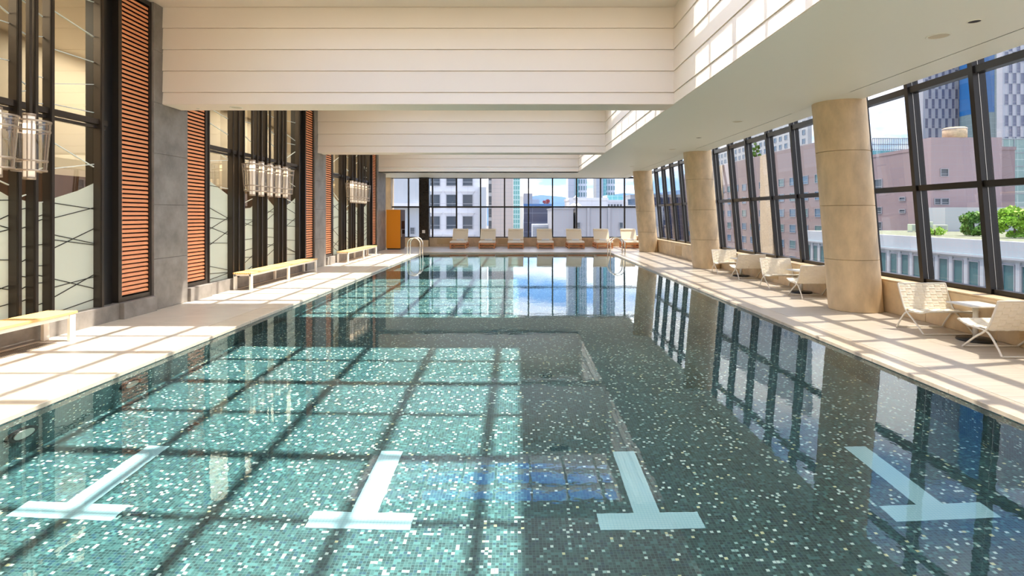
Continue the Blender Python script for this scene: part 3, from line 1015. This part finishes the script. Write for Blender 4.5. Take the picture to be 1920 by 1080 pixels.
for k in (1, 2):
    for x in (-1.9, -.33, 1.27):
        v = thing('ceiling_vent', 'dark slotted air vent in the coffer, %s before the %s beam' % (['left one', 'middle one', 'right one'][[-1.9, -.33, 1.27].index(x)], ['second', 'farthest'][k - 1]), 'vent', (x, BY[k + 1] - .62, ZC), group='air vents in the coffers')
        MB().box(-.27, .27, -.16, .16, -.012, 0).build('frame', 'darkpanel', v)
        q = MB()
        for i in range(6): q.box(-.25, .25, -.14 + i * .05, -.12 + i * .05, -.02, -.012)
        q.build('slats', 'dark', v)

# ------------------------------------------------------------------ outside
M['asphalt'] = mat('street', (.16, .16, .16), .9)
M['whiteclad'] = gridmat('white_cladding', (.74, .74, .75), (.56, .55, .58), (0, 2), 2.63, 1.725, .02, .03, .5)
M['graypanel'] = gridmat('grey_panel', (.50, .52, .53), (.38, .47, .49), (0, 2), .9, 3.0, .03, .01, .4)
M['beigetile'] = gridmat('beige_tile_front', (.52, .46, .43), (.38, .39, .38), (0, 2), 1.1, .75, .05, .08, .5)
M['greenglass'] = gridmat('green_glass_front', (.16, .42, .38), (.42, .62, .58), (0, 2), .8, 1.7, .22, .24, .2)
M['bluedark'] = gridmat('dark_blue_front', (.045, .065, .13), (.16, .19, .26), (0, 2), 3.2, 2.0, .02, .06, .2)
M['brickgrey'] = gridmat('grey_brick', (.42, .40, .40), (.36, .40, .41), (0, 2), .6, .2, .04, .14, .7)
M['towerA'] = gridmat('apartment_front', (.10, .22, .26), (.55, .60, .66), (0, 2), 1.15, 3.0, .42, .34, .3)
M['towerB'] = gridmat('apartment_side', (.46, .50, .56), (.38, .42, .48), (0, 2), 2.0, 3.0, .1, .12, .4)
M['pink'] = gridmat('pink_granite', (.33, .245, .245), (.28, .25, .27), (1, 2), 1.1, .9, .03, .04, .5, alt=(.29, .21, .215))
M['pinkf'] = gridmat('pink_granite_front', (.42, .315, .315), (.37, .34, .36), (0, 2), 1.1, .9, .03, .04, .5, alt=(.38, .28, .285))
M['brownb'] = gridmat('brown_granite', (.34, .255, .235), (.29, .28, .27), (1, 2), 1.2, .9, .03, .04, .5, alt=(.30, .22, .21))
M['palestone'] = gridmat('pale_stone', (.54, .56, .58), (.42, .54, .57), (1, 2), .55, .45, .05, .06, .6)
M['tower_w'] = gridmat('white_tower', (.56, .57, .56), (.44, .53, .53), (1, 2), 3.0, 3.4, .02, .02, .5)
M['checkw'] = gridmat('pale_cladding', (.54, .54, .57), (.42, .50, .55), (0, 2), 1.18, 3.45, .12, .02, .4)
M['checkd'] = mat('dark_window', (.15, .17, .25), .3)
M['blueglass'] = gridmat('blue_glass', (.02, .17, .46), (.04, .13, .30), (0, 2), 1.6, 1.8, .05, .05, .15)
M['greyglass'] = gridmat('grey_glass', (.22, .31, .33), (.30, .40, .42), (0, 2), 1.6, 1.8, .05, .05, .15)
M['teal'] = gridmat('teal_glass', (.12, .40, .44), (.35, .58, .60), (0, 2), 1.3, 1.5, .07, .07, .2)
M['greenpane'] = gridmat('green_pane', (.26, .42, .39), (.50, .64, .60), (0, 2), 1.5, 1.9, .05, .05, .12)
M['win'] = mat('window_dark', (.07, .09, .11), .15)
M['winblue'] = mat('window_blue', (.06, .16, .26), .15)
M['winteal'] = mat('window_teal', (.07, .17, .18), .15)
M['frameg'] = mat('window_frame_grey', (.40, .41, .43), .5)
M['leaf'] = mat('leaves', (.30, .52, .05), .6, noise=(1.5, .5, (1, 1, 1)))
M['leafd'] = mat('dark_leaves', (.14, .29, .045), .6, noise=(1.5, .5, (1, 1, 1)))
M['leafr'] = mat('red_leaves', (.36, .05, .05), .6)
M['bark'] = mat('bark', (.12, .08, .05), .8)
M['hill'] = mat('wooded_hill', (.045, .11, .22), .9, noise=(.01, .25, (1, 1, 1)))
M['acgreen'] = mat('pale_green_metal', (.55, .62, .45), .5)
M['roofgrey'] = mat('roof_grey', (.42, .42, .42), .8)

g = MB().box(-1500, 1500, -300, 2500, -23, -22)
tag(g.build('ground', 'asphalt'), 'grey street level far below the pool hall', kind='structure')
h = MB()
rr = random.Random(5)
def ridge(mb, y, xa, xb, hs, base=-22):
    n = len(hs)
    vs = []
    for i, hh in enumerate(hs):
        x = xa + (xb - xa) * i / (n - 1)
        vs += [(x, y - 260, base), (x, y - 90, base + (hh - base) * .6), (x, y, hh), (x, y + 300, base)]
    fs = []
    for i in range(n - 1):
        for j in range(3):
            a = i * 4 + j
            fs.append((a, a + 4, a + 5, a + 1))
    mb.add(vs, fs, 0, True)
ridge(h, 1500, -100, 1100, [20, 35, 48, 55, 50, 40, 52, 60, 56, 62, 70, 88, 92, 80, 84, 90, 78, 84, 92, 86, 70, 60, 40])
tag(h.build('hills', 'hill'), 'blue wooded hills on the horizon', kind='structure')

WINMESH = {}
def window(parent, kind, w, hgt, loc, face, label=None, fr='frameg'):
    """frame with a recessed pane and a transom; face 'x' looks to -X, 'y' looks to -Y"""
    key = (kind, round(w, 2), round(hgt, 2), face, fr)
    if key not in WINMESH:
        q = MB(); b = min(.09, w * .08)
        def bx(a0, a1, z0, z1, d0, d1, mi):
            if face == 'y': q.box(a0, a1, -d1, -d0, z0, z1, mi)
            else: q.box(-d1, -d0, a0, a1, z0, z1, mi)
        bx(-w / 2, w / 2, 0, hgt, -.05, .02, 1)
        for a0, a1, z0, z1 in ((-w / 2 - b, -w / 2, -b, hgt + b), (w / 2, w / 2 + b, -b, hgt + b), (-w / 2, w / 2, -b, 0), (-w / 2, w / 2, hgt, hgt + b)):
            bx(a0, a1, z0, z1, -.05, .14, 0)
        bx(-w / 2, w / 2, hgt * .26, hgt * .26 + b * .8, 0, .06, 0)
        o = q.build('window', [fr, kind], parent, loc)
        WINMESH[key] = o
    else:
        o = piece('window', WINMESH[key], parent, loc)
    return o
def block(name, label, x0, x1, y0, y1, z1, m, z0=-22, cap='roofgrey', par=.5):
    b = MB().box(x0, x1, y0, y1, z0, z1)
    t = thing(name, label, 'building')
    b.build('body', m, t)
    if cap:
        q = MB()
        q.box(x0 - .1, x1 + .1, y0 - .1, y0 + .3, z1, z1 + par).box(x0 - .1, x1 + .1, y1 - .3, y1 + .1, z1, z1 + par)
        q.box(x0 - .1, x0 + .3, y0 + .3, y1 - .3, z1, z1 + par).box(x1 - .3, x1 + .1, y0 + .3, y1 - .3, z1, z1 + par)
        q.build('parapet', m, t)
    return t

# --- seen through the right-hand windows
lw = block('low_building', 'low pale stone building with a row of tall windows, across from the chairs', 40, 76, 26, 79, -.52, 'palestone', cap=None)
MB().box(39.55, 40.0, 26, 79, -1.98, -1.80).build('cornice', 'palestone', lw)
MB().box(39.75, 40.0, 26, 79, -2.12, -1.98).build('cornice', 'palestone', lw)
for k in range(30):
    y = 30.2 + 1.75 * k
    if y > 78: break
    window(lw, 'winteal', 1.05, 3.3, (40, y, -5.75), 'x')
M['planting'] = mat('roof_planting', (.20, .22, .15), .9, noise=(2, .5, (1, 1, 1)))
MB().box(40.6, 75, 27, 78.5, -.519, -.517).build('planted_roof', 'planting', lw)
q = MB()
for k in range(29):
    y = 29.3 + 1.75 * k
    q.box(39.86, 40.0, y - .2, y + .2, -22, -2.12)
q.build('pilasters', 'palestone', lw)
t = block('roof_house', 'small white house on the roof of the low stone building', 56, 75, 74, 78, 2.64, 'palestone', z0=-.515, cap=None)
window(t, 'win', .55, .95, (60.2, 74, .55), 'y')
for i, (x, y, w, hh) in enumerate(((50.5, 72, 1.1, 1.0), (52.4, 72.5, 1.3, 1.3), (54.5, 73, 1.6, .9))):
    u = thing('rooftop_unit', 'pale green ventilation unit on the low stone roof, ' + ['left one', 'middle one', 'right one'][i], 'ventilation unit', (x, y, -.515), group='rooftop ventilation units')
    MB().bbox(-w / 2, w / 2, -.4, .4, .1, hh, .03).build('casing', 'acgreen', u)
    q = MB()
    for k in range(5): q.box(-w * .4, w * .4, -.43, -.40, .25 + k * .12, .31 + k * .12)
    q.box(-w / 2, -w / 2 + .1, -.4, .4, 0, .1).box(w / 2 - .1, w / 2, -.4, .4, 0, .1)
    q.build('louvres', 'frameg', u)
def tree(name, label, loc, hgt, r, m, seed, conif=False, group=None, n=900):
    t = thing(name, label, 'tree', loc, group=group)
    rr = random.Random(seed)
    MB().tube([(0, 0, 0), (.05, 0, hgt * .4), (0, .05, hgt * .75)], max(.05, r * .06), 6).build('trunk', 'bark', t)
    q = MB()
    cl = []
    for k in range(16):
        a = rr.random() * 2 * PI; zz = rr.random()
        rad = r * (1 - zz) * (.9 if conif else 1) * (.5 + .5 * rr.random()) if conif else r * math.sqrt(max(.05, 1 - (2 * zz - 1) ** 2)) * rr.random() ** .5
        cl.append((rad * math.cos(a), rad * math.sin(a), hgt * (.06 + .86 * zz), r * (.40 if not conif else .25) * (.7 + .6 * rr.random())))
    for k in range(n):
        cx, cy, cz, cr_ = cl[k % 16]
        d = Vector((rr.gauss(0, 1), rr.gauss(0, 1), rr.gauss(0, .8))).normalized() * cr_ * (.55 + .45 * rr.random())
        p = Vector((cx, cy, cz)) + d
        s_ = r * .065 * (.7 + .8 * rr.random())
        a = Vector((rr.gauss(0, 1), rr.gauss(0, 1), rr.gauss(0, 1))).normalized(); b = a.cross(Vector((rr.gauss(0, 1), rr.gauss(0, 1), rr.gauss(0, 1)))).normalized()
        p.z = max(p.z, s_ * 1.65 + .01)
        q.add([p - a * s_ * 1.6, p - b * s_, p + a * s_ * 1.6, p + b * s_], [(0, 1, 2, 3)])
    q.build('foliage', m, t)
    return t
tree('pine_tree', 'bright green bushy tree on the low stone roof, rightmost', (51.2, 54, -.515), 3.0, 1.9, 'leaf', 1, n=5200)
tree('pine_tree', 'bright green tree on the low stone roof, left of the rightmost one', (46.6, 53.0, -.515), 2.8, 1.4, 'leaf', 2, n=4200)
tree('pine_tree', 'dark green pine on the low stone roof, before the small white house', (47.2, 58.5, -.515), 2.3, 1.2, 'leafd', 3, n=3600)
tree('shrub', 'low bright green shrub at the roof edge beside the dark pine', (44.0, 59.6, -.515), .8, .8, 'leaf', 4, n=700)

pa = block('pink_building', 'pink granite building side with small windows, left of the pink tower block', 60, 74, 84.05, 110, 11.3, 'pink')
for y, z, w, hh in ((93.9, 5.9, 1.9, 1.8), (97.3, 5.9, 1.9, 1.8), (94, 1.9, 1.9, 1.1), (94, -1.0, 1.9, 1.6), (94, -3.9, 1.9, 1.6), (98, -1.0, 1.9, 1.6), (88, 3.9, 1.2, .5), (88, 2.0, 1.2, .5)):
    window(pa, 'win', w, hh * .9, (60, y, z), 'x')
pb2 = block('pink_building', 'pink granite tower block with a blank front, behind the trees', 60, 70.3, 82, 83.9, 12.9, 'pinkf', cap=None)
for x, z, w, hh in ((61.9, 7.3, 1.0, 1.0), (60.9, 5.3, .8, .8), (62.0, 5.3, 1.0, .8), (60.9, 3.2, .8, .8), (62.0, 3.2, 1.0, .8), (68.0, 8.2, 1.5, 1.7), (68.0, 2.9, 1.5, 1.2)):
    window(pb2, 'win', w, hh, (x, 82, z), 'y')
tk = thing('water_tank', 'round tan tank on the roof of the pink tower block', 'tank', (64.5, 83.4, 12.9))
MB().lathe([(0, 0), (1.5, 0), (1.5, 1.5), (1.3, 1.6), (0, 1.7)], 28).build('drum', 'beigewall', tk)
MB().lathe([(1.5, 1.3), (1.56, 1.3), (1.56, 1.42), (1.5, 1.42)], 28).build('rim', 'frameg', tk)
cb = block('brown_building', 'tall brown granite building with rows of wide windows, beyond the nearest column', 60.5, 66, 110.7, 205, 16.4, 'brownb', cap=None)
for r_ in range(7):
    for k in range(17):
        y = 113.5 + k * 5.3
        window(cb, 'winblue' if (k + r_) % 3 else 'winteal', 2.5, 1.6, (60.5, y, 8.2 - 3.45 * r_), 'x')
for k, y in enumerate((133, 166)):
    MB().box(60.1, 60.5, y, y + 7, -22, 16.3).build('stone_bay', 'beigewall', cb)
wt = block('white_tower', 'pale office tower with blue windows rising behind the brown building', 112, 113.6, 218, 330, 75, 'tower_w')
for r_ in range(8):
    for k in range(22):
        window(wt, 'winblue', 2.2, 1.9, (112, 221 + k * 4.9, 22.5 + 3.5 * r_), 'x')
tree('poplar', 'tall narrow green tree on the roof of the brown building', (62.5, 148, 16.4), 6.5, 1.5, 'leafd', 9, True, n=3000)
tg = block('glass_pavilion', 'turquoise glass building behind the pink building', 88, 99, 140, 150, 17.6, 'teal', cap=None)
q = MB()
for i in range(24): q.box(88 + i * .46, 88.12 + i * .46, 140, 140.2, 17.6, 20.6)
q.box(88, 99, 140, 140.2, 19.0, 19.2).box(88, 99, 140, 140.2, 20.5, 20.7).box(88, 99, 140, 140.2, 17.8, 17.95)
q.build('roof_screen', 'frameg', tg)
ck = block('office_tower', 'pale office tower with staggered dark windows, left one', 143.5, 163, 200, 203, 92, 'checkw')
def stagger(t, x0, x1, y, z0, rows, pitch, hh, w):
    for r_ in range(rows):
        x = x0 + (pitch / 2 if r_ % 2 else 0) * 1.0 + pitch * .3
        while x + w < x1:
            window(t, 'checkd', w, hh * .97, (x + w / 2, y, z0 + r_ * hh), 'y', fr='checkw')
            x += pitch
stagger(ck, 143.5, 163, 200, 25.5, 12, 2.36, 3.45, 1.0)
bt = block('glass_tower', 'slim bright blue glass tower between the two staggered office towers', 154.8, 159.5, 189, 198, 90, 'blueglass', z0=36, cap=None)
MB().box(154.8, 159.5, 189, 198, -22, 36).build('lower_body', 'greyglass', bt)
gt = block('glass_tower', 'slim grey glass tower right of the bright blue one', 159.7, 163, 189.2, 199, 58, 'greyglass', cap=None)
ck2 = block('office_tower', 'pale office tower with staggered dark windows at the right edge', 145.8, 168, 170, 172, 80, 'checkw')
stagger(ck2, 145.8, 168, 170, 22, 10, 2.4, 3.2, 1.05)
gh = block('glass_pavilion', 'green glass building in front of the right staggered tower', 85.8, 99, 100, 112, 15.2, 'greenpane', cap=None)
q = MB()
for i in range(7): q.box(85.8 + i * 2.0, 85.9 + i * 2.0, 99.9, 100, -20, 15.4)
for i in range(8): q.box(85.8, 99, 99.92, 100, 15.0 - i * 2.4, 15.12 - i * 2.4)
q.build('glazing_bars', 'frameg', gh)
block('grey_block', 'dark grey blue building low beyond the far right windows', 46, 74, 206, 235, 7.6, 'bluedark')
block('grey_block', 'pale low building below the hills in the far right windows', 60, 90, 300, 320, 12.0, 'roofgrey')

# --- seen through the end window
wo_ = block('office_building', 'white office building with square dark windows behind the left loungers', -13.75, -5.9, 90, 110, 38, 'whiteclad')
for c_ in range(3):
    for r_ in range(7):
        x = -13.1 + 2.6 * c_; z = -7.43 + 3.44 * r_
        window(wo_, 'win', 1.5, 1.95, (x, 90, z), 'y')
        q = MB()
        q.add([(x - .80, 89.98, z + 2.05), (x + .80, 89.98, z + 2.05), (x + 1.15, 89.80, z + 2.55), (x - 1.15, 89.80, z + 2.55), (x - 1.15, 90, z + 2.6), (x + 1.15, 90, z + 2.6)],
              [(0, 1, 2, 3), (3, 2, 5, 4), (0, 3, 4), (1, 5, 2)])
        if c_ == 0 and r_ == 0:
            pass
        q.build('hood', 'whiteclad', wo_)
MB().box(-6.1, -4.9, 88.5, 90, -22, 6.0).build('annexe', 'graypanel', wo_)
bt2 = block('beige_tower', 'beige tiled tower block with a narrow strip of windows on its left', -5.0, -.85, 110, 124, 45, 'beigetile')
for r_ in range(12):
    window(bt2, 'win', .55, 1.7, (-5.3, 110.2, -6 + 2.4 * r_), 'y')
MB().box(-5.65, -5.0, 110.2, 122, -22, 45).build('stair_strip', 'graypanel', bt2)
block('green_tower', 'narrow green glass tower right of the beige tower', -1.5, .95, 200, 212, 14.2, 'greenglass')
block('cream_block', 'cream building between the green tower and the dark blue building', 1.0, 3.0, 220, 230, 8.5, 'cream')
db = block('blue_building', 'dark blue glass building with a bright blue roof edge', 1.36, 7.4, 120, 135, 3.2, 'bluedark', cap=None)
MB().box(1.3, 7.5, 119.9, 135, 3.2, 4.0).build('roof_band', 'blueglass', db)
MB().box(1.36, 3.3, 124, 132, 4.0, 6.4).build('roof_house', 'brickgrey', db)
MB().box(3.3, 4.9, 125, 132, 4.0, 5.1).build('roof_house', 'graypanel', db)
tree('red_shrub', 'dark red shrub on the roof of the dark blue building', (6.3, 122, 4.0), .9, .85, 'leafr', 12, n=500)
sh = block('roof_shed', 'pale ribbed shed in front of the dark blue building', 1.9, 4.4, 70, 76, .45, 'graypanel', cap=None)
q = MB()
for i in range(8): q.box(1.9, 4.4, 69.9, 70, .1 - i * .3, .22 - i * .3)
q.build('ribs', 'frameg', sh)
bg1 = block('brick_building', 'grey brick wall building in shade, left of the paler grey brick one', 3.85, 6.0, 60.6, 72, 2.3, 'brickgrey', par=.1)
bg2 = block('brick_building', 'pale grey brick building filling the right end window', 6.3, 13.4, 60, 75, 2.4, 'brickgrey', par=.12)
for x in (6.48, 11.0): window(bg2, 'win', .33, .72, (x, 60, .12), 'y')
q = MB()
for x in (7.4, 9.6): q.box(x, x + .25, 59.85, 60, -6, 2.4)
q.build('buttress', 'brickgrey', bg2)
rb = block('rooftop_building', 'long white parapet building behind the grey brick roofs', 9.2, 16, 100, 110, 4.2, 'whiteclad')
cr_ = thing('roof_turret', 'small white pointed roof turret before the left apartment tower', 'turret', (9.9, 96, 2.4))
MB().lathe([(0, 0), (.5, 0), (.5, .9), (0, .9)], 12).build('body', 'whiteclad', cr_)
MB().lathe([(1.1, .8), (.35, 1.3), (.3, 1.9), (.7, 1.95), (.05, 2.5), (0, 2.6)], 12).build('roof', 'whiteclad', cr_)
wb2 = block('white_block', 'white block with rows of tiny windows before the right apartment tower', 19.4, 25, 130, 140, 4.6, 'whiteclad')
for k in range(6):
    for z in (2.2, 3.4): window(wb2, 'win', .4, .7, (20.3 + k * .7, 130, z), 'y')
MB().box(21.0, 24.6, 132, 139, 4.6, 6.3).build('green_house', 'teal', wb2)
for nm, x, lab in (('left', 23.3, 'left one of two tall apartment towers on the skyline'), ('right', 36.2, 'right one of two tall apartment towers on the skyline')):
    a = block('apartment_tower', lab, x + 3.2, x + 8.6, 260, 272, 62, 'towerA')
    MB().box(x, x + 3.2, 259, 270, -22, 60).build('side_body', 'towerB', a)
    MB().box(x + 3.2, x + 4.6, 258.6, 260, -22, 61).build('stair_shaft', 'teal', a)
block('white_block', 'low pale building right of the tiny-windowed white block', 25.6, 33, 128, 140, 3.4, 'graypanel')
cu = thing('curved_building', 'grey panelled building with a curved white ledge left of the granite pillar', 'building')
MB().box(-18, -9.5, 55, 56.4, 2.6, 26).build('upper_body', 'graypanel', cu)
MB().box(-18, -9.5, 55.6, 56.4, -22, 2.6).build('lower_body', 'graypanel', cu)
q = MB()
for i in range(12):
    x0_, x1_ = -18 + i * .78, -18 + (i + 1) * .78
    d0, d1 = [(u / 12) ** 2 * 1.6 for u in (i, i + 1)]
    q.add([(x0_, 53.4 + d0, 2.5), (x1_, 53.4 + d1, 2.5), (x1_, 53.4 + d1, 2.8), (x0_, 53.4 + d0, 2.8), (x0_, 56, 2.5), (x1_, 56, 2.5), (x0_, 56, 2.8), (x1_, 56, 2.8)],
          [(0, 1, 2, 3), (0, 4, 5, 1), (3, 2, 7, 6)])
q.build('ledge', 'whiteclad', cu)
for i, x in enumerate((-12.2, -11.6, -10.3)):
    for z in (-1.2, -.2): window(cu, 'win', .4, .6, (x, 55.6, z), 'y')
